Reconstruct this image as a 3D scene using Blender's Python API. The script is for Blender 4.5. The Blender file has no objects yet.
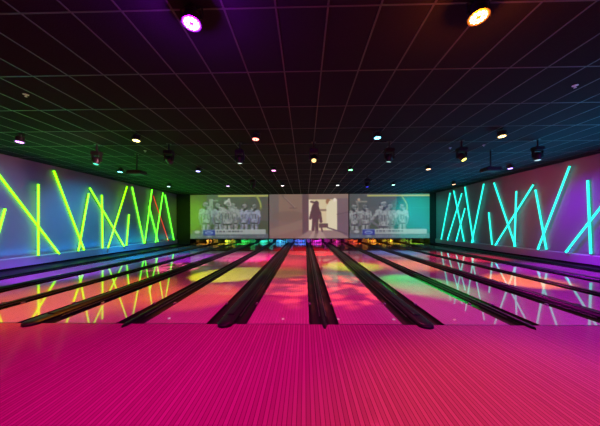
import bpy, bmesh, math, random
import numpy as np
from mathutils import Vector, Matrix
random.seed(7)
C = bpy.context.scene.collection
S = bpy.context.scene
PI = math.pi

# ------------------------------------------------------------------ numbers of the place
H = 4.206                      # ceiling
XL, XR = -10.714, 10.703       # side walls
D0 = 4.173                     # foul line
X0, NW, WW, LW = 0.315, 0.501, 0.693, 1.054
PITCH = 2*LW + NW + WW
def NC(k): return X0 + k*PITCH            # centre of a narrow gutter pair
def WC(k): return X0 + (k+.5)*PITCH       # centre of a wide gutter pair
YS = 20.5                      # screens
YP = D0 + 18.75                # middle of the pin decks
YEND = 24.2

# ------------------------------------------------------------------ helpers
def lin(c):
    return tuple(((v/255)/12.92 if v/255 <= .04045 else ((v/255+.055)/1.055)**2.4) for v in c)

def mat(name, col, rough=.5, metal=0., coat=0., coat_rough=.03, emit=None, strength=0., spec=.5):
    m = bpy.data.materials.new(name); m.use_nodes = True
    b = m.node_tree.nodes['Principled BSDF']
    b.inputs['Base Color'].default_value = (*col, 1)
    b.inputs['Roughness'].default_value = rough
    b.inputs['Metallic'].default_value = metal
    b.inputs['Coat Weight'].default_value = coat
    b.inputs['Coat Roughness'].default_value = coat_rough
    b.inputs['Specular IOR Level'].default_value = spec
    if emit:
        b.inputs['Emission Color'].default_value = (*emit, 1)
        b.inputs['Emission Strength'].default_value = strength
    return m

def mottled(name, c1, c2, scale, rough=.6, bump=0., spec=.5):
    m = mat(name, c1, rough, spec=spec); nt = m.node_tree; b = nt.nodes['Principled BSDF']
    tc = nt.nodes.new('ShaderNodeTexCoord'); n = nt.nodes.new('ShaderNodeTexNoise')
    n.inputs['Scale'].default_value = scale; n.inputs['Detail'].default_value = 4
    mx = nt.nodes.new('ShaderNodeMix'); mx.data_type = 'RGBA'
    mx.inputs['A'].default_value = (*c1, 1); mx.inputs['B'].default_value = (*c2, 1)
    nt.links.new(tc.outputs['Object'], n.inputs['Vector'])
    nt.links.new(n.outputs['Fac'], mx.inputs['Factor'])
    nt.links.new(mx.outputs['Result'], b.inputs['Base Color'])
    if bump:
        bp = nt.nodes.new('ShaderNodeBump'); bp.inputs['Strength'].default_value = bump
        bp.inputs['Distance'].default_value = .01
        nt.links.new(n.outputs['Fac'], bp.inputs['Height']); nt.links.new(bp.outputs['Normal'], b.inputs['Normal'])
    return m

def boards(name, light, dark, width, rough, coat, coat_rough, seam=.12, length=1.6):
    """narrow maple boards that run along y, one tint per board, thin dark seams"""
    m = mat(name, light, rough, coat=coat, coat_rough=coat_rough, spec=0.); nt = m.node_tree; b = nt.nodes['Principled BSDF']
    L = nt.links.new
    def math_(op, a, bb=None):
        n = nt.nodes.new('ShaderNodeMath'); n.operation = op
        for i, v in enumerate((a, bb)):
            if v is None: continue
            if isinstance(v, (int, float)): n.inputs[i].default_value = v
            else: L(v, n.inputs[i])
        return n.outputs[0]
    geo = nt.nodes.new('ShaderNodeNewGeometry'); sep = nt.nodes.new('ShaderNodeSeparateXYZ')
    L(geo.outputs['Position'], sep.inputs[0])
    u = math_('DIVIDE', sep.outputs['X'], width)
    row = math_('FLOOR', u); fr = math_('FRACT', u)
    wn = nt.nodes.new('ShaderNodeTexWhiteNoise'); wn.noise_dimensions = '1D'; L(row, wn.inputs['W'])
    v = math_('FLOOR', math_('ADD', math_('DIVIDE', sep.outputs['Y'], length), math_('MULTIPLY', wn.outputs['Value'], 7.3)))
    wn2 = nt.nodes.new('ShaderNodeTexWhiteNoise'); wn2.noise_dimensions = '2D'
    cmb = nt.nodes.new('ShaderNodeCombineXYZ'); L(row, cmb.inputs[0]); L(v, cmb.inputs[1]); L(cmb.outputs[0], wn2.inputs['Vector'])
    mx = nt.nodes.new('ShaderNodeMix'); mx.data_type = 'RGBA'
    mx.inputs['A'].default_value = (*dark, 1); mx.inputs['B'].default_value = (*light, 1)
    alt = math_('MULTIPLY', math_('PINGPONG', row, 1.0), .55)
    fac = math_('ADD', alt, math_('MULTIPLY', wn2.outputs['Value'], .45)); L(fac, mx.inputs['Factor'])
    sm = math_('GREATER_THAN', fr, seam)
    mx2 = nt.nodes.new('ShaderNodeMix'); mx2.data_type = 'RGBA'
    mx2.inputs['A'].default_value = (*[c*.45 for c in dark], 1)
    L(sm, mx2.inputs['Factor']); L(mx.outputs['Result'], mx2.inputs['B'])
    L(mx2.outputs['Result'], b.inputs['Base Color'])
    return m

class MB:
    def __init__(s): s.bm = bmesh.new(); s.mi = 0
    def _fin(s, faces):
        for f in faces: f.material_index = s.mi
    def poly(s, rings, cap=True, closed=True):
        vs = [[s.bm.verts.new(p) for p in r] for r in rings]; n = len(vs[0]); fs = []
        for a, b in zip(vs[:-1], vs[1:]):
            for i in range(n if closed else n-1):
                j = (i+1) % n
                fs.append(s.bm.faces.new((a[i], a[j], b[j], b[i])))
        if cap:
            fs.append(s.bm.faces.new(vs[0][::-1])); fs.append(s.bm.faces.new(vs[-1]))
        s._fin(fs); return s
    def box(s, x0, x1, y0, y1, z0, z1):
        return s.poly([[(x0,y0,z0),(x1,y0,z0),(x1,y1,z0),(x0,y1,z0)], [(x0,y0,z1),(x1,y0,z1),(x1,y1,z1),(x0,y1,z1)]])
    def prism(s, prof, y0, y1):           # prof: (x, z) points
        return s.poly([[(x,y0,z) for x, z in prof], [(x,y1,z) for x, z in prof]])
    def tube(s, a, b, r, n=12, r2=None):
        a, b = Vector(a), Vector(b); d = (b-a).normalized()
        t = Vector((0,0,1)) if abs(d.z) < .9 else Vector((1,0,0))
        e = d.cross(t).normalized(); f = d.cross(e)
        r2 = r if r2 is None else r2
        ring = lambda c, q: [tuple(c+(e*math.cos(2*PI*i/n)+f*math.sin(2*PI*i/n))*q) for i in range(n)]
        return s.poly([ring(a, r), ring(b, r2)])
    def lathe(s, prof, n=16, axis='z', cap=True):
        rings = []
        for r, h in prof:
            ring = []
            for i in range(n):
                c, q = math.cos(2*PI*i/n)*r, math.sin(2*PI*i/n)*r
                ring.append((c, q, h) if axis == 'z' else (h, c, q))
            rings.append(ring)
        return s.poly(rings, cap)
    def mesh(s, name, mats, smooth=False, bevel=0.):
        bmesh.ops.recalc_face_normals(s.bm, faces=s.bm.faces)
        if bevel:
            bmesh.ops.bevel(s.bm, geom=[e for e in s.bm.edges], offset=bevel, segments=2, affect='EDGES', clamp_overlap=True)
        me = bpy.data.meshes.new(name); s.bm.to_mesh(me); s.bm.free()
        for m in (mats if isinstance(mats, (list, tuple)) else [mats]): me.materials.append(m)
        if smooth:
            me.polygons.foreach_set('use_smooth', [True]*len(me.polygons))
            me.set_sharp_from_angle(angle=math.radians(40))
        return me
    def build(s, name, mats, parent=None, smooth=False, bevel=0., rot=None, loc=None):
        o = bpy.data.objects.new(name, s.mesh(name, mats, smooth, bevel)); C.objects.link(o)
        if parent: o.parent = parent
        if rot: o.rotation_euler = rot
        if loc: o.location = loc
        return o

def tag(o, label, cat, group=None, kind=None):
    o['label'] = label; o['category'] = cat
    if group: o['group'] = group
    if kind: o['kind'] = kind
    return o
def empty(name, loc, label, cat, group=None, rz=0):
    o = bpy.data.objects.new(name, None); C.objects.link(o); o.location = loc; o.rotation_euler[2] = rz
    o.empty_display_size = .1
    return tag(o, label, cat, group)
def struct(o, label=None, cat='structure'):
    o['kind'] = 'structure'; o['label'] = label or o.name.replace('_', ' '); o['category'] = cat
    return o
def copy_tree(o, parent=None):
    c = o.copy(); C.objects.link(c)
    if parent: c.parent = parent
    for ch in list(o.children): copy_tree(ch, c)
    return c
def recolour(o, *ms):
    for sl, m in zip(o.material_slots, ms): sl.link = 'OBJECT'; sl.material = m

# ------------------------------------------------------------------ materials
M = {}
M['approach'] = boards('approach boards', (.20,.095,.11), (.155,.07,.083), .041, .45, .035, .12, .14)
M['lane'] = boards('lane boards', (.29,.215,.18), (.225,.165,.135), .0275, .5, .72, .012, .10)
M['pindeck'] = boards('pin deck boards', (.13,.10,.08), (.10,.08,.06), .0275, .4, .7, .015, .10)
M['subfloor'] = mat('dark underfloor', (.008,.008,.009), .7)
M['wall'] = mottled('painted wall', (.25,.26,.28), (.28,.29,.31), 3., .7)
M['ledge'] = mottled('painted ledge', (.40,.40,.42), (.44,.44,.46), 4., .5)
M['black'] = mat('matt black paint', (.010,.010,.011), .75, spec=.2)
M['tile'] = mottled('black ceiling tile', (.015,.015,.016), (.025,.025,.027), 60., .95, .4, spec=.05)
M['tbar'] = mat('ceiling grid bar', (.052,.052,.052), .4, metal=0.)
M['gutter'] = mat('gutter plastic', (.004,.0035,.0035), .5, spec=.2)
M['cap'] = mat('capping', (.004,.004,.005), .42, spec=.12)
M['rail'] = mat('bumper rail', (.03,.03,.032), .3, metal=.3)
M['sensor'] = mat('sensor housing', (.10,.10,.10), .4)
M['foul'] = mat('foul line strip', (.012,.012,.012), .4)
M['housing'] = mat('fixture black', (.012,.012,.013), .45)
M['steel'] = mat('dark steel', (.05,.05,.055), .4, metal=.8)
M['pin'] = mat('pin white', (.80,.80,.78), .2, coat=.6)
M['pinred'] = mat('pin red band', (.55,.02,.02), .3)
M['kick'] = mat('kickback panel', (.016,.013,.013), .55)
M['frame'] = mat('screen border', (.006,.006,.006), .6)
M['sprinkler'] = mat('sprinkler white', (.65,.65,.65), .4)
M['capend'] = mat('tube end cap', (.12,.12,.12), .5)
M['hood'] = mat('ball return hood', (.02,.008,.012), .3, coat=.5)

def glow(name, col, s):
    return mat(name, (.02,.02,.02), .4, emit=col, strength=s)

# ------------------------------------------------------------------ the setting
b = MB(); b.box(XL-.1, XR+.1, -6, D0-.02, -.14, 0); b.mi = 1; b.box(XL-.1, XR+.1, -6, 24.6, -.24, -.14)
struct(b.build('floor', [M['approach'], M['subfloor']]), 'wooden approach floor lit pink in front of the lanes', 'floor')
o = MB().box(XL-.1, XR+.1, -6, 24.6, H, H+.1).build('ceiling', M['tile']); struct(o, 'black tiled ceiling', 'ceiling')
g = MB()
y = 4.106 - 1.22*8
while y < 22:
    g.box(XL, XR, y-.011, y+.011, H-.006, H+.001); y += 1.22
x = -4.60 - .61*10
while x < XR:
    if x > XL: g.box(x-.011, x+.011, -6, 22, H-.0055, H+.001)
    x += .61
g.build('ceiling_grid', M['tbar'], o)
for nm, xa, xb in (('wall_left', XL-.12, XL), ('wall_right', XR, XR+.12)):
    w = MB(); w.box(xa, xb, -6, YS, -.14, H); w.mi = 1; w.box(xa, xb, YS, 24.6, -.14, H)
    struct(w.build(nm, [M['wall'], M['black']]), 'pale side wall carrying glowing tubes, %s' % nm[5:], 'wall')
for nm, xa, xb in (('baseboard_left', XL, XL+.07), ('baseboard_right', XR-.07, XR)):
    struct(MB().box(xa, xb, D0, YS, 0, .14).build(nm, M['black']), 'black baseboard', 'baseboard')
struct(MB().prism([(XL,.14),(XL+.075,.14),(XL+.075,.45),(XL,.49)], D0, YS).build('trim_1', M['ledge']), 'pale ledge along the foot of the left wall', 'trim')
struct(MB().prism([(XR,.14),(XR-.075,.14),(XR-.075,.45),(XR,.49)], D0, YS).build('trim_2', M['ledge']), 'pale ledge along the foot of the right wall', 'trim')
gl = NC(-3)+NW/2 - .215; gr = NC(3)-NW/2 + .215
struct(MB().prism([(XL,-.14),(gl,-.14),(gl,.05),(gl-.03,.07),(XL,.07)], D0-.02, YEND).build('trim_3', M['cap']), 'black curb between the left wall and the outermost gutter', 'trim')
struct(MB().prism([(XR,-.14),(gr,-.14),(gr,.05),(gr+.03,.07),(XR,.07)], D0-.02, YEND).build('trim_4', M['cap']), 'black curb between the right wall and the outermost gutter', 'trim')
w = MB(); w.box(XL, XR, YS+.07, YS+.2, .46, H); w.box(XL, NC(-3)-.02, YS+.07, YS+.2, .07, .46); w.box(NC(3)+.02, XR, YS+.07, YS+.2, .07, .46)
struct(w.build('wall_far', M['black']), 'black wall behind the three screens', 'wall')
struct(MB().box(XL, XR, YEND, YEND+.15, -.14, H).build('wall_pit', M['black']), 'dark curtain wall behind the pins', 'wall')
struct(MB().box(XL-.1, XR+.1, -6.1, -6, -.14, H).build('wall_near', M['wall']), 'wall behind the viewer', 'wall')

# ------------------------------------------------------------------ lanes, gutters, pins
COLS = [('gold', (1,.55,.06)), ('lemon', (.95,.85,.04)), ('green', (.02,1,.12)), ('aqua', (.03,1,.55)),
        ('sky blue', (.05,.45,1)), ('royal blue', (.03,.18,1)), ('magenta', (1,.02,.75)), ('dim pink', (.9,.01,.35)),
        ('vermilion', (1,.12,.02)), ('amber', (1,.42,.02)), ('yellow', (1,.8,.03)), ('lime green', (.35,1,.03))]
LANES = []
for k in range(-3, 3):
    LANES += [WC(k)-WW/2-LW/2, WC(k)+WW/2+LW/2]
YB = YP + .62
lane0 = None
for i, xc in enumerate(LANES):
    lab = 'glossy wooden bowling lane running to the %s pins' % COLS[i][0]
    if lane0 is None:
        lane0 = empty('bowling_lane', (xc, D0, 0), lab, 'lane', 'bowling lanes')
        MB().box(-LW/2, LW/2, .006, YP-.75-D0, -.14, 0).build('lane_bed', M['lane'], lane0)
        MB().box(-LW/2, LW/2, -.02, .006, -.14, .0006).build('foul_line', M['foul'], lane0)
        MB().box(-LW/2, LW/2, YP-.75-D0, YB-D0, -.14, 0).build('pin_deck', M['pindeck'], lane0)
    else:
        l = copy_tree(lane0); l.location.x = xc; l['label'] = lab

def channel(x0, x1):
    n = 8; c = (x0+x1)/2; r = (x1-x0)/2-.008; p = [(x0,-.14),(x0,-.004),(c-r,-.004)]
    for q in range(1, n): p.append((c-r*math.cos(PI*q/n), -.004-.085*math.sin(PI*q/n)))
    return p + [(c+r,-.004),(x1,-.004),(x1,-.14)]
def cap_prof(hw, top, low):
    return [(-hw,low),(-hw,top*.55),(-hw*.82,top*.9),(-hw*.5,top),(hw*.5,top),(hw*.82,top*.9),(hw,top*.55),(hw,low)]
LY = YB-D0
def make_divider(w, name, label, group):
    t = empty(name, (0, D0, 0), label, 'gutter', group)
    hw = w/2-.215
    for s in (-1, 1):
        a, bb = sorted((s*hw, s*w/2))
        MB().prism(channel(a+.0005, bb-.0005), -.02, LY).build('gutter_channel', M['gutter'], t, smooth=True)
        MB().tube((s*(hw+.02), .3, .0075), (s*(hw+.02), 14.5, .0075), .0115, 8).build('bumper_rail', M['rail'], t, smooth=True)
        xs = s*(w/2-.028)
        MB().box(xs-.02, xs+.02, 1.0, 1.07, -.0035, .028).build('foul_sensor', M['sensor'], t, bevel=.004)
    wide = w > .6
    top = .062 if wide else .045
    m = MB(); m.prism(cap_prof(hw-.001, top, -.14), -.02, LY)
    cp = m.build('capping', M['cap'], t, smooth=True)
    # rounded nose reaching out over the approach
    m = MB(); rings = []; n = 7; ln = .20
    for q in range(n):
        a = q/(n-1); f = math.sqrt(max(0, 1-(1-a)**2))*.97+.03
        yy = -ln + (ln-.021)*a
        rings.append([(px*f, yy, .001 if pz < 0 else .001+pz*(.55+.45*f)) for px, pz in cap_prof(hw-.001, top, -.14)])
    
    m.poly(rings); m.build('cap_nose', M['cap'], cp, smooth=True)
    if wide:                                        # a raised lid runs along the ball return under it
        m = MB(); m.prism(cap_prof(hw*.45, .018, 0), .25, 17.4); m.build('return_lid', M['cap'], cp, smooth=True, loc=(0,0,top-.001))
    return t
nproto = make_divider(NW, 'gutter_divider', 'x', 'narrow black gutter pairs between lanes')
wproto = make_divider(WW, 'ball_return_divider', 'x', 'wide black gutter pairs over the ball returns')
first = True
for k in range(-2, 3):
    o = nproto if first else copy_tree(nproto); first = False
    o.location.x = NC(k); i = 2*(k+3)
    o['label'] = 'narrow black gutter pair between the %s and %s pin lanes' % (COLS[i-1][0], COLS[i][0])
first = True
for k in range(-3, 3):
    o = wproto if first else copy_tree(wproto); first = False
    o.location.x = WC(k); i = 2*(k+3)
    o['label'] = 'wide black gutter pair with ball return cap between %s and %s pin lanes' % (COLS[i][0], COLS[i+1][0])
for s, xa, xb in ((-1, gl+.0005, NC(-3)+NW/2-.0005), (1, NC(3)-NW/2+.0005, gr-.0005)):
    t = empty('edge_gutter', ((xa+xb)/2, D0, 0), 'single black gutter along the outer edge of the %s pin lane' % (COLS[0 if s < 0 else 11][0]), 'gutter', 'edge gutters')
    hw = (xb-xa)/2
    MB().prism(channel(-hw, hw), -.02, LY).build('gutter_channel', M['gutter'], t, smooth=True)
    MB().tube((s*(hw-.02), .3, .0075), (s*(hw-.02), 14.5, .0075), .0115, 8).build('bumper_rail', M['rail'], t, smooth=True)

# black upright panels between the pin decks
for kk in range(-3, 4):
    for kind in ('n', 'w'):
        if kind == 'w' and kk == 3: continue
        xc = NC(kk) if kind == 'n' else WC(kk); w = .30 if kind == 'n' else .5
        i = 2*(kk+3) + (0 if kind == 'n' else 1)
        if kind == 'n' and kk in (-3, 3):
            lab = 'black panel closing the outer side of the %s pins' % COLS[0 if kk < 0 else 11][0]
        else:
            lab = 'black panel standing between the %s and %s pins' % (COLS[i-1][0], COLS[i][0])
        o = MB().box(-w/2, w/2, 0, 1.65, 0, .62).build('kickback_panel', M['kick'], bevel=.012)
        o.location = (xc, YP-.97, .08); tag(o, lab, 'panel', 'panels between the pins')
        if kind == 'n' and kk in (-3, 3): o.location.z = .08

# pins
PP = [(.0254,0),(.0286,.019),(.0363,.057),(.0454,.0857),(.053,.1143),(.0579,.149),(.0605,.1778),(.0564,.2,),(.049,.2222),(.0375,.2413),(.0268,.2635),(.0235,.2762),(.0229,.2889),(.0245,.3048),(.0297,.324),(.0323,.3429),(.0300,.3600),(.0205,.374),(.006,.381)]
pm = MB(); pm.lathe(PP, 14)
for f in pm.bm.faces:
    zc = f.calc_center_median().z
    if .262 < zc < .277 or .289 < zc < .305: f.material_index = 1
pin_mesh = pm.mesh('bowling_pin', [M['pin'], M['pinred']], smooth=True)
ROWS = [[(0,'head pin at the very front')], [(-.5,'second-row left pin'),(.5,'second-row right pin')],
        [(-1,'third-row left pin'),(0,'third-row middle pin'),(1,'third-row right pin')],
        [(-1.5,'back-row far left pin'),(-.5,'back-row inner left pin'),(.5,'back-row inner right pin'),(1.5,'back-row far right pin')]]
for i, xc in enumerate(LANES):
    for r, row in enumerate(ROWS):
        for dx, nm in row:
            o = bpy.data.objects.new('bowling_pin', pin_mesh); C.objects.link(o)
            o.location = (xc+dx*.3048, YP-.42+r*.264, 0)
            tag(o, 'white bowling pin lit %s, %s of its rack' % (COLS[i][0], nm), 'bowling pin', 'bowling pins lit %s' % COLS[i][0])

LS = []
def lamp(kind, name, loc, col, power, target=None, size=.12, angle=60, blend=.6, sx=None, sy=None, gobo=False):
    d = bpy.data.lights.new(name, kind); d.color = col; d.energy = power
    if kind == 'SPOT': d.spot_size = math.radians(angle); d.spot_blend = blend; d.shadow_soft_size = size
    elif kind == 'POINT': d.shadow_soft_size = size
    elif kind == 'AREA':
        d.shape = 'RECTANGLE'; d.size = sx; d.size_y = sy
    o = bpy.data.objects.new(name, d); C.objects.link(o); o.location = loc
    if target is not None:
        o.rotation_euler = (Vector(target)-Vector(loc)).to_track_quat('-Z', 'Y').to_euler()
    if gobo:                                   # the moving heads carry a patterned gobo wheel
        d.use_nodes = True; nt = d.node_tree; em = nt.nodes['Emission']
        tc = nt.nodes.new('ShaderNodeTexCoord'); vo = nt.nodes.new('ShaderNodeTexVoronoi'); vo.inputs['Scale'].default_value = gobo
        mp = nt.nodes.new('ShaderNodeMapRange'); mp.inputs['From Min'].default_value = .35; mp.inputs['From Max'].default_value = .55
        mp.inputs['To Min'].default_value = 1.8; mp.inputs['To Max'].default_value = .05
        nt.links.new(tc.outputs['Normal'], vo.inputs['Vector']); nt.links.new(vo.outputs['Distance'], mp.inputs['Value'])
        nt.links.new(mp.outputs['Result'], em.inputs['Strength'])
    return o

# light bars that colour the pins
PINP = [50,44,60,60,80,90,80,26,60,56,50,40]
bar0 = None
for i, xc in enumerate(LANES):
    lab = 'slim light bar hung over the %s pins' % COLS[i][0]
    if bar0 is None:
        bar0 = empty('pin_light', (xc, YS+.135, .405), lab, 'light bar', 'light bars over the pins')
        MB().box(-.42, .42, -.03, .03, 0, .04).build('bar_housing', M['housing'], bar0, bevel=.005)
        MB().box(-.35, -.33, -.02, .02, .041, .0545).build('bracket', M['steel'], bar0)
        MB().box(.33, .35, -.02, .02, .041, .0545).build('bracket', M['steel'], bar0)
        bo = bar0
    else:
        bo = copy_tree(bar0); bo.location.x = xc; bo['label'] = lab
    lamp('AREA', 'pin_lamp', (xc, YS+.19, .425), COLS[i][1], PINP[i], (xc, YP, .16), sx=.8, sy=.05)

# ------------------------------------------------------------------ glowing tubes on the side walls
TL = [(8.13,3.85,10.53,.44),(9.62,3.31,9.61,.48),(8.59,2.27,8.2,.58),(10.31,4.0,11.75,.48),(11.92,3.23,11.35,.47),(11.96,3.53,14.28,.44),(12.81,3.26,12.84,.47),(14.42,3.95,12.98,.45),(14.82,2.32,14.59,.45),(15.09,4.03,16.21,.45),(16.92,4.12,16.13,.48),(16.74,2.97,17.78,.45),(18.13,4.05,17.18,.45),(17.08,3.72,18.99,.45),(18.7,3.97,19.95,.45)]
TR = [(18.43,3.95,19.66,.46),(17.99,4.04,16.86,.48),(16.93,3.73,18.66,.46),(16.75,4.12,15.94,.49),(16.48,2.7,17.45,.46),(14.88,4.03,15.97,.46),(14.62,2.33,14.37,.47),(14.21,3.97,12.8,.5),(12.53,3.28,12.66,.51),(11.7,3.48,14.03,.47),(11.7,3.23,11.19,.52),(10.13,3.96,11.51,.49),(9.58,3.29,9.49,.53),(8.5,3.11,10.3,.5)]
LLAB = ['long yellow tube slanting down to the right, cut by the left edge of the photo',
 'upright yellow tube crossed near its middle, nearest whole tube on left wall',
 'short yellow tube leaning right, stub at the left edge of the photo',
 'tall yellow tube slanting right, second long slant from the left edge',
 'yellow tube leaning right that crosses the foot of a taller slanting tube',
 'yellow tube slanting down right across an upright tube, middle of left wall',
 'upright yellow tube in the middle of the left wall beside a slanting one',
 'tall yellow tube leaning right, rising from beside the middle upright tube',
 'shortest yellow tube, nearly upright and standing alone on left wall',
 'tall yellow-green tube slanting right, left arm of the first far V',
 'tall yellow-green tube leaning right, right arm of the first far V',
 'shorter yellow-green tube slanting right just left of the red tube foot',
 'tall yellow-green tube leaning right that crosses the red tube',
 'only red glowing tube, thin and slanting on the left wall',
 'green-yellow tube slanting right at the far end of left wall']
RLAB = ['cyan tube leaning right at the far left end of the right wall',
 'cyan tube slanting down right, second from the far end of the right wall',
 'cyan tube leaning right that crosses the second and forms a far X',
 'cyan tube slanting down right to the foot of a tall leaning V',
 'shorter cyan tube leaning right, foot beside the far X',
 'tall cyan tube leaning right, right arm of the far V',
 'shortest cyan tube standing alone in the middle of the right wall',
 'long cyan tube slanting down right beside the short lone tube',
 'upright cyan tube with a long leaning tube crossing it, middle of right wall',
 'long flat-leaning cyan tube crossing the slanting and the upright tubes',
 'cyan tube slanting slightly, foot crossing the tallest leaning tube',
 'tallest cyan tube, leaning right with its top near the ceiling',
 'upright cyan tube nearest the right edge of the photo',
 'leaning cyan tube cut by the right edge, crossing the upright one']
def tube_mat(c, s): return glow('glowing tube %s' % str(c), c, s)
TM = {}
for side, T, LAB, xw, sg in (('l', TL, LLAB, XL, 1), ('r', TR, RLAB, XR, -1)):
    for i, (ya, za, yb, zb) in enumerate(T):
        if side == 'l':
            f = min(1, max(0, (yb-13)/5)) if i != 0 else 0
            c = (.185-.11*f, .95, .0+.02*f); key = round(f, 1); st = 3.8
            if i == 13: c = (1, .03, .03); key = 'red'; st = 1.0
        else: c = (.012,.62,.45); key = 'cyan'; st = 2.8
        if (side, key) not in TM: TM[(side, key)] = tube_mat(c, st)
        off = .06 + .075*(i % 2 if i not in (5, 9, 13) else 0)
        if side == 'l': off = [.06,.145,.06,.06,.145,.145,.06,.23,.06,.06,.16,.06,.23,.145,.06][i]
        else: off = [.06,.06,.145,.06,.23,.145,.06,.06,.23,.145,.06,.145,.06,.145][i]
        x = xw+sg*off
        A, B = Vector((x, ya, za)), Vector((x, yb, zb)); ctr = (A+B)/2; d = (B-A).normalized()
        r = .036 if i != 13 or side == 'r' else .024
        m = MB(); m.tube(A-ctr, B-ctr, r, 14)
        o = m.build('neon_tube', TM[(side, key)], smooth=True); o.location = ctr
        tag(o, LAB[i], 'neon tube', 'glowing tubes on the %s wall' % ('left' if side == 'l' else 'right'))
        for P, s in ((A, -1), (B, 1)):
            MB().tube(P-ctr, P-ctr+d*s*.03, r*1.08, 14).build('end_cap', M['capend'], o, smooth=True)
            q = P-ctr-d*s*.25; 
            MB().tube(q, q+Vector((-sg*(off-.001),0,0)), .012, 8).build('standoff', M['capend'], o)

# ------------------------------------------------------------------ projection screens
GW, GH = 148, 83
class Pic:
    def __init__(s, col):
        s.a = np.zeros((GH, GW, 3)); s.a[:] = col
        s.u, s.v = np.meshgrid((np.arange(GW)+.5)/GW, (np.arange(GH)+.5)/GH)
    def mix(s, mask, col, k=1.): s.a = s.a*(1-(mask*k)[..., None]) + np.array(col)*(mask*k)[..., None]
    def rect(s, u0, v0, u1, v1, col, k=1.): s.mix(((s.u >= u0)&(s.u < u1)&(s.v >= v0)&(s.v < v1))*1., col, k)
    def ell(s, u, v, ru, rv, col, k=1., rot=0.):
        x = (s.u-u); y = (s.v-v)/1.78; c, q = math.cos(rot), math.sin(rot)
        xx = x*c+y*q; yy = -x*q+y*c
        s.mix(np.clip((1.12-((xx/ru)**2+(yy/(rv/1.78))**2))*5, 0, 1), col, k)
    def line(s, u0, v0, u1, v1, w, col, k=1., w2=None):
        w2 = w if w2 is None else w2
        ax, ay, bx, by = u0, v0/1.78, u1, v1/1.78; px, py = s.u-ax, s.v/1.78-ay
        dx, dy = bx-ax, by-ay; t = np.clip((px*dx+py*dy)/(dx*dx+dy*dy+1e-9), 0, 1)
        ds = np.hypot(px-t*dx, py-t*dy); ww = w+(w2-w)*t
        s.mix(np.clip((ww-ds)/.004+.5, 0, 1), col, k)
    def poly(s, pts, col, k=1.):
        ins = np.zeros(s.u.shape, bool); n = len(pts)
        for i in range(n):
            (xa, ya), (xb, yb) = pts[i], pts[(i+1) % n]
            c = ((ya > s.v) != (yb > s.v)) & (s.u < (xb-xa)*(s.v-ya)/(yb-ya+1e-12)+xa); ins ^= c
        s.mix(ins*1., col, k)
    def blur(s, n=1):
        for _ in range(n):
            p = np.pad(s.a, ((1,1),(1,1),(0,0)), 'edge')
            s.a = (p[1:-1,1:-1]*4+p[:-2,1:-1]+p[2:,1:-1]+p[1:-1,:-2]+p[1:-1,2:])/8
def player(p, u, v, sc, turn=1, num=False, akimbo=False, dark=(52,55,54), w=(172,178,174), mid=(112,118,118)):
    """v = helmet centre; figure from the thighs up"""
    out = (70,74,70)
    for q in (-1, 1):                                   # thighs in pale trousers
        p.line(u+q*.026*sc, v+.38*sc, u+q*.036*sc, v+.60*sc, .021*sc, w, .95)
        p.line(u+q*.040*sc, v+.40*sc, u+q*.050*sc, v+.60*sc, .004*sc, out, .7)
    p.line(u, v+.42*sc, u, v+.60*sc, .006*sc, out, .9)
    p.ell(u, v+.16*sc, .073*sc, .085*sc, out, .7)
    p.ell(u-.042*sc, v+.12*sc, .036*sc, .055*sc, w); p.ell(u+.042*sc, v+.12*sc, .036*sc, .055*sc, w)
    p.poly([(u-.052*sc, v+.10*sc), (u+.052*sc, v+.10*sc), (u+.040*sc, v+.37*sc), (u-.040*sc, v+.37*sc)], w)
    p.line(u-.034*sc, v+.16*sc, u-.030*sc, v+.34*sc, .004*sc, mid, .7); p.line(u+.034*sc, v+.16*sc, u+.030*sc, v+.34*sc, .004*sc, mid, .7)
    if akimbo:
        p.line(u-.062*sc, v+.13*sc, u-.118*sc, v+.27*sc, .014*sc, w); p.line(u-.118*sc, v+.27*sc, u-.04*sc, v+.37*sc, .011*sc, mid)
    else:
        p.line(u-.064*sc, v+.15*sc, u-.072*sc, v+.25*sc, .015*sc, w); p.line(u-.072*sc, v+.25*sc, u-.058*sc, v+.38*sc, .011*sc, mid)
    p.line(u+.064*sc, v+.15*sc, u+.074*sc, v+.25*sc, .015*sc, w); p.line(u+.074*sc, v+.25*sc, u+.056*sc, v+.38*sc, .011*sc, mid)
    p.line(u-.038*sc, v+.375*sc, u+.038*sc, v+.375*sc, .008*sc, dark, .9)
    p.ell(u, v, .036*sc, .078*sc, dark); p.ell(u-.005*sc*turn, v-.018*sc, .029*sc, .052*sc, (142,148,144), .9)
    p.line(u-.02*sc*turn, v-.05*sc, u+.022*sc*turn, v-.04*sc, .005*sc, (205,208,204), .8)
    p.line(u+.008*sc*turn, v+.03*sc, u+.036*sc*turn, v+.028*sc, .006*sc, (205,205,202), .95)
    p.line(u+.010*sc*turn, v+.062*sc, u+.032*sc*turn, v+.055*sc, .005*sc, (205,205,202), .95)
    if not num:
        p.rect(u-.022*sc, v+.17*sc, u-.006*sc, v+.28*sc, dark, .6); p.rect(u+.006*sc, v+.17*sc, u+.022*sc, v+.28*sc, dark, .6)
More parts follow.
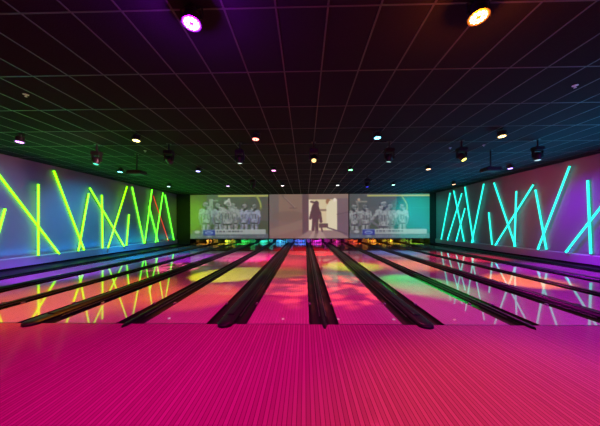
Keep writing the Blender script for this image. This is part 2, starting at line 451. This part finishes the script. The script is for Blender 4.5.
def banner(p, a):
    # lower third: channel strip, blue emblem box, pale caption bar with caption strokes too soft to read
    p.rect(0, .895, 1, 1, (92,110,116), .85)
    p.rect(.02, .81, .15, .90, (96,104,100), .8)
    p.ell(.09, .85, .035, .035, (190,196,196), .8)
    p.rect(.165, .80, .315, .93, (38,62,150)); p.rect(.165, .80, .315, .815, (150,170,200), .6)
    p.ell(.24, .868, .052, .036, (170,190,220), .85); p.ell(.24, .872, .036, .018, (60,86,170), .9)
    p.ell(.24, .95, .03, .02, (160,180,190), .6)
    p.rect(.318, .795, .965, .90, (176,186,182), .95); p.rect(.318, .795, .965, .81, (205,212,210), .9)
    rnd = random.Random(5)
    u = .335
    while u < .67:
        l = rnd.uniform(.010, .035); p.rect(u, .825, min(u+l, .67), .85, (78,86,90), .85); u += l+rnd.uniform(.007, .016)
    u = .335
    while u < .46:
        l = rnd.uniform(.010, .024); p.rect(u, .866, u+l, .884, (110,118,120), .7); u += l+.009
    for u0, u1 in ((.06,.15),(.20,.28),(.33,.66),(.86,.95)):
        u = u0
        while u < u1:
            l = rnd.uniform(.008, .022); p.rect(u, .945, u+l, .962, (170,184,188), .6); u += l+.012
def grain(p):
    r = np.random.RandomState(3); n = r.rand(GH//3+1, GW//3+1).repeat(3, 0).repeat(3, 1)[:GH, :GW]
    br = (p.a.mean(2) > 125) & (p.v > .2)
    p.a *= 1-(.55*np.clip(n-.45, 0, 1)*br)[..., None]
def field():
    p = Pic((92,98,88))
    p.rect(0, 0, 1, .32, (90,94,84)); p.rect(0, .60, 1, .9, (70,92,62), .8)
    p.rect(0, .315, 1, .33, (112,116,106), .6)
    return p
def digits17(p, u, v, h, col):
    p.rect(u-.020, v, u-.011, v+h, col); p.rect(u-.026, v+.012, u-.020, v+.03, col)
    p.rect(u-.002, v, u+.024, v+.022, col); p.line(u+.018, v+.02, u+.004, v+h-.005, .0045, col)
def pic_right():
    p = field()
    p.poly([(.60,0),(1,0),(1,1),(.55,1)], (14,54,50), .9); p.rect(.70, .315, 1, .33, (60,110,100), .6)  # teal light spill painted into the right part of the picture
    p.rect(.22, .03, 1, .062, (206,200,96))
    for i in range(10):
        t = i/10; t2 = (i+1)/10
        f = lambda t: (.66+.062*math.sin(t*1.9), .07+.29*t)
        p.line(*f(t), *f(t2), .009, (170,180,86), .9)
    p.rect(.08, .16, .22, .19, (150,146,132)); p.rect(.085, .16, .115, .42, (142,138,128)); p.rect(.19, .18, .205, .34, (132,130,120)); p.ell(.12, .13, .018, .03, (205,170,140))
    player(p, .20, .31, 1.0, 1); player(p, .065, .31, 1.05, 1, num=True)
    digits17(p, .072, .46, .13, (44,46,60))
    player(p, .66, .30, .98, 1); player(p, .505, .30, 1.05, -1); player(p, .425, .26, 1.3, -1, akimbo=True)
    grain(p); banner(p, 0); p.blur(1); return p
def pic_left():
    p = field()
    p.poly([(0,0),(.22,0),(.12,1),(0,1)], (92,106,30), .85)  # green light spill painted into the picture's left side
    p.rect(.36, .015, 1, .045, (206,204,110))
    for i in range(10):
        f = lambda t: (.855+.05*math.sin(t*1.9), .04+.29*t)
        p.line(*f(i/10), *f((i+1)/10), .011, (176,184,96), .9)
    p.rect(.24, .10, .29, .40, (150,170,150)); p.rect(.24, .12, .36, .15, (150,170,150))
    W2 = (168,176,196); M2 = (112,120,140)
    player(p, .20, .24, 1.12, 1, w=(160,178,172), mid=(108,126,118)); player(p, .36, .26, 1.05, 1, w=(160,170,178), mid=M2)
    player(p, .69, .28, 1.0, -1, w=W2, mid=(108,114,160)); player(p, .82, .28, 1.0, -1, w=W2, mid=(108,114,160))
    player(p, .555, .26, 1.05, 1, w=(166,172,170)); player(p, .475, .21, 1.25, 1, w=(174,180,178), akimbo=True)
    p.line(.44, .20, .50, .10, .010, (214,214,204), .9); p.line(.50, .10, .52, .24, .008, (214,214,204), .9)
    grain(p); banner(p, 1); p.blur(1); return p
def pic_mid():
    p = Pic((118,100,88))
    p.rect(0, 0, .12, 1, (104,94,90)); p.rect(.12, 0, .46, 1, (126,104,90))
    for i in range(14): p.rect(.0, .62+.027*i, .46, .65+.027*i, (112+i,90,84), .5)
    p.ell(.25, .50, .2, .12, (108,90,80), .7); p.line(.05, .86, .42, .68, .05, (136,114,98), .5)
    p.line(.17, .03, .31, .28, .012, (92,74,70)); p.line(.19, .05, .33, .30, .004, (166,148,136)); p.line(.26, .31, .35, .31, .006, (84,68,66))
    p.rect(.42, 0, .50, 1, (92,72,74)); p.rect(.50, 0, 1, .12, (134,112,98))
    p.rect(.50, .12, .86, .84, (206,190,150))
    p.rect(.50, .12, .54, .84, (222,206,178)); p.rect(.63, .34, .74, .38, (140,116,98)); p.ell(.745, .17, .03, .06, (152,106,72)); 
    p.poly([(.72,.30),(.76,.16),(.86,.12),(.86,.84),(.72,.80)], (214,204,170)); p.ell(.83, .13, .02, .04, (228,214,196))
    p.rect(.86, .1, 1, 1, (114,94,96)); p.line(.86, .46, 1, .41, .006, (82,68,72)); p.poly([(.86,.5),(1,.45),(1,1),(.86,.86)], (104,86,92), .8)
    p.poly([(.36,1),(.50,.82),(.86,.82),(1,.98),(1,1)], (140,116,108)); p.poly([(.5,1),(.56,.82),(.66,.82),(.72,1)], (172,148,134), .7)
    p.line(.74, .76, .98, .90, .008, (92,74,74))
    sil = (84,62,62)                                   # silhouettes standing in the bright doorway
    p.ell(.60, .22, .030, .07, sil); p.line(.59, .2, .53, .17, .012, sil)
    p.ell(.585, .42, .055, .22, sil); p.line(.64, .42, .655, .62, .018, sil); p.line(.54, .4, .52, .55, .016, sil)
    p.line(.565, .55, .555, .80, .020, sil); p.line(.605, .55, .60, .86, .020, sil)
    p.rect(.63, .66, .74, .76, (92,72,66)); p.line(.66, .76, .67, .84, .010, sil)
    p.line(.60, .86, .58, .97, .02, (118,94,88), .7)
    p.blur(1); p.a *= 1.2; return p
scr = mat('projection screen', (.26,.26,.26), .9, spec=.1)
nt = scr.node_tree; at = nt.nodes.new('ShaderNodeVertexColor'); at.layer_name = 'picture'
nt.links.new(at.outputs['Color'], nt.nodes['Principled BSDF'].inputs['Emission Color'])
nt.nodes['Principled BSDF'].inputs['Emission Strength'].default_value = .62
SZ0, SZ1 = .52, 4.165
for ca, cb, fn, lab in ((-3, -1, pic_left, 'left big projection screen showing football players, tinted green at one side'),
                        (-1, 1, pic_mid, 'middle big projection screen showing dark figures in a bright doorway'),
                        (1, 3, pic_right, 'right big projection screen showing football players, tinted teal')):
    xa, xb = NC(ca)+.04, NC(cb)-.04
    t = empty('projection_screen', ((xa+xb)/2, YS, SZ0), lab, 'screen', 'projection screens'); w = xb-xa; h = SZ1-SZ0
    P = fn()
    me = bpy.data.meshes.new('screen_picture'); vs = []; fs = []
    for j in range(GH+1):
        for i in range(GW+1): vs.append((-w/2+w*i/GW, 0, h*(1-j/GH)))
    for j in range(GH):
        for i in range(GW):
            a = j*(GW+1)+i; fs.append((a, a+GW+1, a+GW+2, a+1))
    # back of the panel
    n0 = len(vs); vs += [(-w/2,.05,0),(w/2,.05,0),(w/2,.05,h),(-w/2,.05,h)]
    fs.append((n0,n0+1,n0+2,n0+3)); 
    bl, br, tr, tl = GH*(GW+1), GH*(GW+1)+GW, GW, 0
    fs += [(bl,tl,n0+3,n0),(br,n0+1,n0+2,tr),(tl,tr,n0+2,n0+3),(bl,n0,n0+1,br)]
    me.from_pydata(vs, [], fs); me.materials.append(scr)
    ca_ = me.color_attributes.new('picture', 'FLOAT_COLOR', 'CORNER')
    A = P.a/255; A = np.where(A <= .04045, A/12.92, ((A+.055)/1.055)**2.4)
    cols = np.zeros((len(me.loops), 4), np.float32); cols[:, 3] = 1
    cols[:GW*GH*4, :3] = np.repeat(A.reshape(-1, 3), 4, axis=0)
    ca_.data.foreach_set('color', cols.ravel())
    o = bpy.data.objects.new('screen_picture', me); C.objects.link(o); o.parent = t
    f = MB(); e = .035
    f.box(-w/2-e, w/2+e, -.02, .06, -e, -.001); f.box(-w/2-e, w/2+e, -.02, .06, h+.001, h+e)
    f.box(-w/2-e, -w/2-.001, -.02, .06, -.001, h+.001); f.box(w/2+.001, w/2+e, -.02, .06, -.001, h+.001)
    f.build('screen_frame', M['frame'], t)

# ------------------------------------------------------------------ ceiling lights
PSC = .82
def make_par():
    t = empty('par_light', (0,0,0), 'x', 'stage light', 'round par lights on the ceiling')
    MB().lathe([(.05,.256),(.05,.235),(.045,.23)], 16).build('ceiling_mount', M['housing'], t, smooth=True)
    MB().tube((0,0,.231), (0,0,.215), .012, 8).build('stem', M['steel'], t)
    y = MB(); y.box(-.155,.155,-.015,.015,.207,.215); y.box(-.155,-.147,-.015,.015,.06,.207); y.box(.147,.155,-.015,.015,.06,.207)
    y.build('yoke', M['steel'], t)
    m = MB(); m.lathe([(.06,.19),(.10,.175),(.115,.16),(.115,.14),(.122,.138),(.122,.122),(.115,.12),(.118,.04),(.135,.03),(.135,.0),(.122,.0),(.118,.012)], 24)
    hs = m.build('housing', M['housing'], t, smooth=True)
    for q in (-1, 1): MB().tube((q*.118,0,.09), (q*.147,0,.09), .014, 10).build('pivot', M['steel'], hs)
    l = MB()
    l.poly([[(math.cos(2*PI*i/24)*r, math.sin(2*PI*i/24)*r, z) for i in range(24)] for r, z in ((.116,.010),(.116,.006),(.020,.006),(.020,.010))], cap=False)
    l.mi = 1
    for r, n in ((.086, 12), (.047, 6)):
        for i in range(n):
            a = 2*PI*i/n; cx_, cy_ = r*math.cos(a), r*math.sin(a)
            l.poly([[(cx_+math.cos(2*PI*q/8)*rr, cy_+math.sin(2*PI*q/8)*rr, zz) for q in range(8)] for rr, zz in ((.015,.0055),(.015,-.001),(.009,-.005))])
    l.build('lens', [M['housing'], M['housing']], t)
    return t
def make_mover():
    t = empty('moving_head_light', (0,0,0), 'x', 'moving light', 'moving head lights on the ceiling')
    MB().tube((0,0,.517), (0,0,.818), .035, 12).build('pole', M['housing'], t, smooth=True)
    MB().lathe([(.11,.819),(.11,.833)], 16).build('ceiling_plate', M['housing'], t)
    MB().box(-.18,.18,-.14,.14,.372,.516).build('base', M['housing'], t, bevel=.012)
    y = MB(); y.box(-.19,.19,-.06,.06,.342,.371); y.box(-.198,-.162,-.06,.06,.07,.36); y.box(.162,.198,-.06,.06,.07,.36)
    y.build('yoke', M['housing'], t, bevel=.006)
    m = MB(); m.lathe([(.06,.30),(.115,.28),(.142,.23),(.147,.14),(.138,.095),(.126,.025),(.118,-.05),(.108,-.05),(.105,-.036)], 20)
    hd = m.build('head', M['housing'], t, smooth=True)
    for q in (-1, 1): MB().tube((q*.14,0,.15), (q*.162,0,.15), .036, 12).build('pivot', M['steel'], hd)
    MB().lathe([(.105,-.032),(.085,-.043),(.025,-.05),(.005,-.051)], 20).build('lens', M['housing'], t, smooth=True)
    return t
par0, mov0 = make_par(), make_mover()
used = {'par': False, 'mov': False}
LENS = {}
def lensmat(name, col, s):
    if name not in LENS: LENS[name] = glow('lens '+name, col, s)
    return LENS[name]
def fixture(kind, x, y, cname, col, s, label, tilt=(0,0), z=None, glow_power=0., glow_col=None):
    p = par0 if kind == 'par' else mov0
    o = copy_tree(p) if used[kind] else p; used[kind] = True
    o.location = (x, y, (H-.256*PSC-.0005) if kind == 'par' else (H-.833*.72-.0005)); o['label'] = label
    o.scale = (PSC if kind == 'par' else .72,)*3
    for ch in o.children:
        if ch.name.startswith('lens'): 
            if kind == 'par': recolour(ch, lensmat(cname, [v**1.5 for v in col], 1.1), lensmat(cname+' led', [(.14 if s < 5.9 else .5)+(.86 if s < 5.9 else .5)*v for v in col], .9+s*1.6))
            else: recolour(ch, lensmat(cname, col, s))
        if ch.name.startswith(('lens', 'housing', 'head')):          # the can swings in its yoke
            pv = .09 if kind == 'par' else .15
            R = Matrix.Translation((0,0,pv)) @ Matrix.Rotation(tilt[0], 4, 'X') @ Matrix.Rotation(tilt[1], 4, 'Y') @ Matrix.Translation((0,0,-pv))
            ch.matrix_local = R
    return o
R_ = math.radians
V = (.75,.35,1.); 
RA, RB, RC, RD = 2.85, 6.75, 10.7, 14.9
tl = (R_(-6), 0)
PARS = [
 (WC(-1)+.035, RA, 'violet', (1,.45,1), 6, 'big violet-white round par light glowing at upper left, nearest to viewer'),
 (WC(0), RA, 'orange', (1,.55,.12), 6, 'big orange round par light glowing at upper right, nearest to viewer'),
 (WC(-3), RB, 'purple', (.62,.12,1), 3, 'purple par light near the left edge of the photo'),
 (WC(-2), RB, 'warm yellow', (1,.78,.2), 3.8, 'warm yellow par light in front of the left hanging projector'),
 (WC(-1), RB, 'red', (1,.10,.04), 4.6, 'red par light left of the picture centre'),
 (WC(0), RB, 'azure', (.08,.62,1), 4.6, 'bright azure par light right of the picture centre'),
 (WC(1), RB, 'amber', (1,.62,.12), 3.8, 'amber par light near the upper right, before the right projector'),
 (WC(-3)-.14, RC, 'cyan', (.12,.85,1), 3, 'cyan par light low beside the left hanging projector'),
 (WC(-2), RC, 'blue', (.35,.30,1), 3.8, 'blue-white par light just above the left screen'),
 (WC(-1), RC, 'pink', (1,.25,.75), 3, 'pink par light above the left end of the middle screen'),
 (WC(0), RC, 'green', (.10,1,.25), 3.4, 'green par light above the right end of the middle screen'),
 (WC(1), RC, 'peach', (1,.55,.25), 2.6, 'peach-coloured par light above the right end of the right screen'),
 (WC(2)+.12, RC, 'violet blue', (.42,.15,1), 3.4, 'violet-blue par light close to the top of the right wall'),
 (WC(-3)-.32, RD, 'pale cyan', (.5,.95,1), 1.8, 'small pale cyan par light at far end above left wall'),
 (WC(-2), RD, 'lilac', (.8,.4,1), 2.2, 'tiny lilac par light at the top edge of left screen'),
 (WC(-1), RD, 'pale pink', (1,.75,.8), 2.2, 'tiny pale pink par light at top edge of middle screen'),
 (WC(0), RD, 'white', (.9,.9,.85), 1.8, 'tiny white par light above right part of middle screen'),
 (WC(1), RD, 'pale teal', (.45,1,.85), 2.2, 'tiny pale teal par light at top edge of right screen'),
 (WC(2)+.25, RD, 'dim orange', (1,.4,.15), 1.8, 'small dim orange par light beside the far end of right wall')]
for x, y, cn, c, s, lab in PARS: fixture('par', x, y, cn, c, s, lab, tl)
MOVS = [
 (-6.52, 7.65, 'teal', (.1,.9,.6), 1.4, 'moving head light with teal lens above the left wall tubes', (R_(-16),0)),
 (-4.23, 7.65, 'unlit', (.2,.2,.2), .02, 'unlit moving head light turned away right of left projector', (R_(62),R_(10))),
 (-2.01, 7.65, 'cool white', (.8,.9,.85), 1.5, 'dark moving head with small white lens, above left screen', (R_(2),0)),
 (.28, 7.65, 'gold', (1,.62,.22), 2.2, 'moving head light with round gold lens at picture centre', (R_(-42),0)),
 (2.59, 7.65, 'mint', (.5,.95,.85), 1.0, 'dark moving head with dim mint lens beyond the azure light', (R_(2),R_(8))),
 (4.77, 7.65, 'bright yellow', (1,.85,.12), 3.2, 'moving head light with bright yellow lens before the right projector', (R_(-32),R_(-12))),
 (7.03, 7.65, 'grey white', (.7,.95,.9), .8, 'dark moving head with faint lens near top of right wall', (R_(-6),R_(6))),
 (-2.69, 12.8, 'off', (.2,.2,.2), .02, 'small dark moving head at gap between left and middle screens', (R_(10),0)),
 (3.2, 12.8, 'deep blue', (.06,.05,1), 1.6, 'small dark moving head with deep blue lens above right screen', (R_(-10),0))]
for x, y, cn, c, s, lab, t in MOVS: fixture('mov', x, y, cn, c, s, lab, t)

# ------------------------------------------------------------------ projectors, sprinklers, ball return hood
def make_projector(x, lab):
    t = empty('projector', (x, 8.7, 3.47), lab, 'projector', 'projectors hanging on poles')
    MB().box(-.26,.26,-.20,.20,0,.13).build('body', M['housing'], t, bevel=.03, smooth=True)
    MB().tube((.1,.205,.07), (.1,.24,.07), .045, 14).build('lens', M['steel'], t, smooth=True)
    MB().box(-.09,.09,-.09,.09,.131,.16).build('bracket', M['housing'], t, bevel=.006)
    MB().tube((0,0,.161), (0,0,H-3.47-.021), .022, 12).build('pole', M['housing'], t, smooth=True)
    MB().lathe([(.07,H-3.47-.02),(.07,H-3.47-.0065)], 16).build('ceiling_plate', M['housing'], t)
make_projector(-5.97, 'dark projector on a pole under the ceiling near the left wall')
make_projector(6.41, 'dark projector on a pole under the ceiling near the right wall')
sp0 = None
for x, y, lab in ((-5.37,4.67,'small white sprinkler on the dark ceiling near left edge'), (4.96,4.66,'small white sprinkler on the blue ceiling near right edge'),
                  (-5.42,8.32,'tiny sprinkler beside the left projector pole'), (4.83,8.35,'tiny sprinkler left of the yellow moving head'),
                  (5.75,8.1,'tiny sprinkler right of the yellow moving head')):
    if sp0 is None:
        o = sp0 = empty('ceiling_sprinkler', (x,y,H), lab, 'sprinkler', 'ceiling sprinklers')
        MB().lathe([(.045,-.0065),(.045,-.014),(.02,-.018)], 14).build('collar', M['sprinkler'], sp0, smooth=True)
        MB().lathe([(.008,-.018),(.008,-.045),(.022,-.046),(.022,-.050)], 12).build('deflector', M['sprinkler'], sp0, smooth=True)
    else:
        o = copy_tree(sp0); o.location = (x,y,H); o['label'] = lab
t = empty('ball_return', (-1.37, 1.26, 0), 'dark rounded hood whose top just shows at the bottom edge of photo', 'ball return')
m = MB(); rings = []
for q in range(9):
    a = q/8*PI/2; f = math.cos(a)
    rings.append([(.16*math.cos(2*PI*i/24)*(f*.98+.02), .26*math.sin(2*PI*i/24)*(f*.98+.02), .36+.163*math.sin(a)) for i in range(24)])
m.poly(rings); m.build('hood', M['hood'], t, smooth=True)
MB().poly([[(.15*math.cos(2*PI*i/24), .24*math.sin(2*PI*i/24), z) for i in range(24)] for z in (.001, .359)]).build('stand', M['housing'], t, smooth=True)

# ------------------------------------------------------------------ light
ZL = 3.90
def spot(x, y, col, p, tgt, angle=60, blend=.7, size=.1, gobo=False, z=ZL):
    return lamp('SPOT', 'fixture_lamp', (x, y, z), col, p, tgt, size, angle, blend, gobo=gobo)
YB_ = -1.2
# row behind the viewer and the nearest row wash the approach
MAG, PNK, ORG = (1,.0,.40), (1,.0,.22), (1,.28,.0)
spot(WC(-3), YB_, (1,.0,.03), 921, (-8, 2.2, 0), 110)
spot(WC(-2), YB_, MAG, 1228, (-4.0, 1.5, 0), 90)
spot(WC(-1), YB_, MAG, 1236, (-1.3, 2.0, 0), 100)
spot(WC(0), YB_, PNK, 1280, (2.0, 2.0, 0), 100)
spot(WC(1), YB_, (.5,.0,1), 1500, (5.3, 2.2, 0), 100)
spot(WC(2), YB_, (.42,.0,1), 1824, (8.5, 2.2, 0), 110)
spot(WC(-1), RA, (1,.0,.55), 654, (-1.6, 4.4, 0), 95)
spot(WC(0), RA, (1,.16,.02), 900, (2.4, 1.5, 0), 80)
spot(WC(-2), RA, (1,.12,.0), 450, (-5.4, 4.9, 0), 70)
spot(WC(-3), RA, (1,.10,.0), 1300, (-7.0, 4.4, 0), 60)
spot(WC(1), RA, (.35,.0,1), 620, (5.0, 4.6, 0), 95)
# pools on the lanes
spot(WC(-2), RB, (.78,1,.0), 3000, (-2.6, 8.3, 0), 30, .3)
spot(WC(-1), RB, (1,.75,.0), 560, (-.8, 8.6, 0), 26, .5)
spot(WC(-2), RB, ORG, 1250, (-5.2, 6.0, 0), 62, .6)
spot(WC(-1), RB, (1,.18,.0), 1240, (-2.6, 5.9, 0), 34, .6)
spot(WC(0), RB, (1,.03,.2), 480, (1.2, 5.6, 0), 80, .8)
spot(WC(-1), RB, (1,.02,.24), 340, (-.9, 5.6, 0), 70, .8)
spot(WC(0), RB, (1,.10,.08), 1800, (.7, 6.6, 0), 50, .5, gobo=11.)
spot(WC(0), RB, (.05,.75,.45), 840, (1.5, 7.9, 0), 28, .7)
spot(WC(0), RC, (.0,1,.12), 4600, (3.2, 7.1, 0), 24, .6)
spot(WC(0), RC, (.42,.85,.0), 2600, (1.9, 10.0, 0), 38, .7)
spot(WC(-1), RC, (1,.03,.03), 700, (-.4, 10.4, 0), 46, .7)
spot(WC(1), RB, ORG, 3200, (6.4, 7.4, 0), 32, .7)
spot(WC(1), RB, (.55,.0,.55), 480, (5.0, 5.4, 0), 84, .8)
spot(WC(0), RB, (.9,.22,.45), 560, (3.4, 5.2, 0), 60, .8)
spot(WC(1), RC, (1,.36,.05), 1800, (4.4, 10.2, 0), 46, .8)
spot(WC(2), RC, (.42,.0,1), 1900, (9.0, 9.0, 0), 60, .7)
spot(WC(2), RC, (.7,.0,.45), 900, (7.2, 7.6, 0), 60, .7)
spot(WC(-3), RB, (.30,.0,1), 2900, (-8.7, 8.6, 0), 56, .7)
spot(WC(-2), RC, (.42,.0,1), 2700, (-6.0, 12.3, 0), 52, .7)
spot(WC(-2), RC, (1,.12,.5), 2400, (-5.0, 9.8, 0), 36, .6, gobo=11.)
spot(WC(-3), RC, (.0,.34,1), 3400, (-8.8, 14.2, 0), 60, .8)
spot(WC(-1), RC, (1,.0,.5), 2900, (-2.9, 12.6, 0), 48, .6)
spot(WC(0), RC, (1,.0,.01), 7200, (0.3, 15.2, 0), 34, .35)
spot(WC(1), RD, (.12,.22,1), 1600, (5.2, 14.6, 0), 56, .8)
spot(WC(2), RC, (1,.0,.12), 2600, (8.0, 12.6, 0), 54, .8)
spot(WC(-1), RC, (1,.02,.12), 1500, (-1.0, 12.2, 0), 96, 1)
spot(WC(0), RC, (1,.10,.14), 900, (2.0, 11.5, 0), 96, 1)
spot(WC(1), RC, (.9,.03,.3), 850, (5.2, 10.5, 0), 96, 1)
# washes on the side walls and the screens
spot(WC(-3), RC, (.0,.40,1), 520, (XL, 12.0, .2), 110, 1)
spot(WC(-3), RB, (.0,.2,1), 520, (XL, 8.6, .2), 110, 1)
spot(WC(-2), RB, (1,.36,.45), 300, (XL, 7.8, 2.7), 62, 1)
spot(WC(2), RC, (.2,.0,1), 560, (XR, 8.6, .2), 100, 1)
spot(WC(1), RC, (1,.04,.14), 380, (XR, 11.3, 2.5), 72, 1)
spot(WC(-3), RD, (.30,1,.0), 900, (-9.8, YS, 2.2), 40, .9)
spot(WC(2), RD, (.0,1,.72), 1500, (9.2, YS, 2.2), 52, .9)
# unseen strip lamps added above the ledges to tint walls and ceiling
def strip(x, y, L, col, p, tgt, spread=75):
    o = lamp('AREA', 'added_wash_lamp', (x, y, .55), col, p, tgt, sx=L, sy=.05); o.data.spread = math.radians(spread); return o
strip(XL+.1, 13.5, 13, (.05,.9,.02), 270, (XL+3.4, 13.5, H))
strip(XR-.1, 12.5, 15, (.0,.46,1), 400, (XR-3.4, 12.5, H))
strip(XL+.16, 9.0, 8, (.0,.26,1), 22, (XL+.13, 9.0, H), 170)
strip(XL+.16, 16.5, 7, (.0,.6,.55), 14, (XL+.13, 16.5, H), 170)
strip(XR-.11, 9.5, 9, (.22,.0,1), 20, (XR-.11, 9.5, H), 170)
strip(XR-.11, 17.2, 6, (.1,.35,.05), 6, (XR-.11, 17.2, H), 170)
# point lamps added at the nearest par lights to imitate their hazy glow
lamp('POINT', 'fixture_lamp', (WC(-1)+.035, RA-.03, 3.93), (.42,.0,1), 80, size=.05)
lamp('POINT', 'fixture_lamp', (WC(0), RA-.03, 3.93), (1,.14,.0), 60, size=.05)

w = bpy.data.worlds.new('World'); S.world = w; w.use_nodes = True
w.node_tree.nodes['Background'].inputs['Color'].default_value = (.02,.015,.02,1)
w.node_tree.nodes['Background'].inputs['Strength'].default_value = .1

# ------------------------------------------------------------------ camera
cd = bpy.data.cameras.new('Camera'); cam = bpy.data.objects.new('Camera', cd); C.objects.link(cam)
cd.sensor_width = 36; cd.lens = 248.265/600*36; cd.clip_start = .05
cd.shift_x = (300-299.433)/600; cd.shift_y = (224.423-213)/600
cam.matrix_world = Matrix.Translation((0,0,1.673)) @ Matrix.Rotation(R_(1.268), 4, 'Z') @ Matrix.Rotation(R_(90), 4, 'X') @ Matrix.Rotation(R_(-.234), 4, 'Z')
S.camera = cam
S.view_settings.view_transform = 'Standard'; S.view_settings.look = 'None'
S.view_settings.exposure = 0; S.view_settings.gamma = 1; S.view_settings.use_curve_mapping = False
S.cycles.use_denoising = True
S.cycles.max_bounces = 8; S.cycles.sample_clamp_indirect = 6
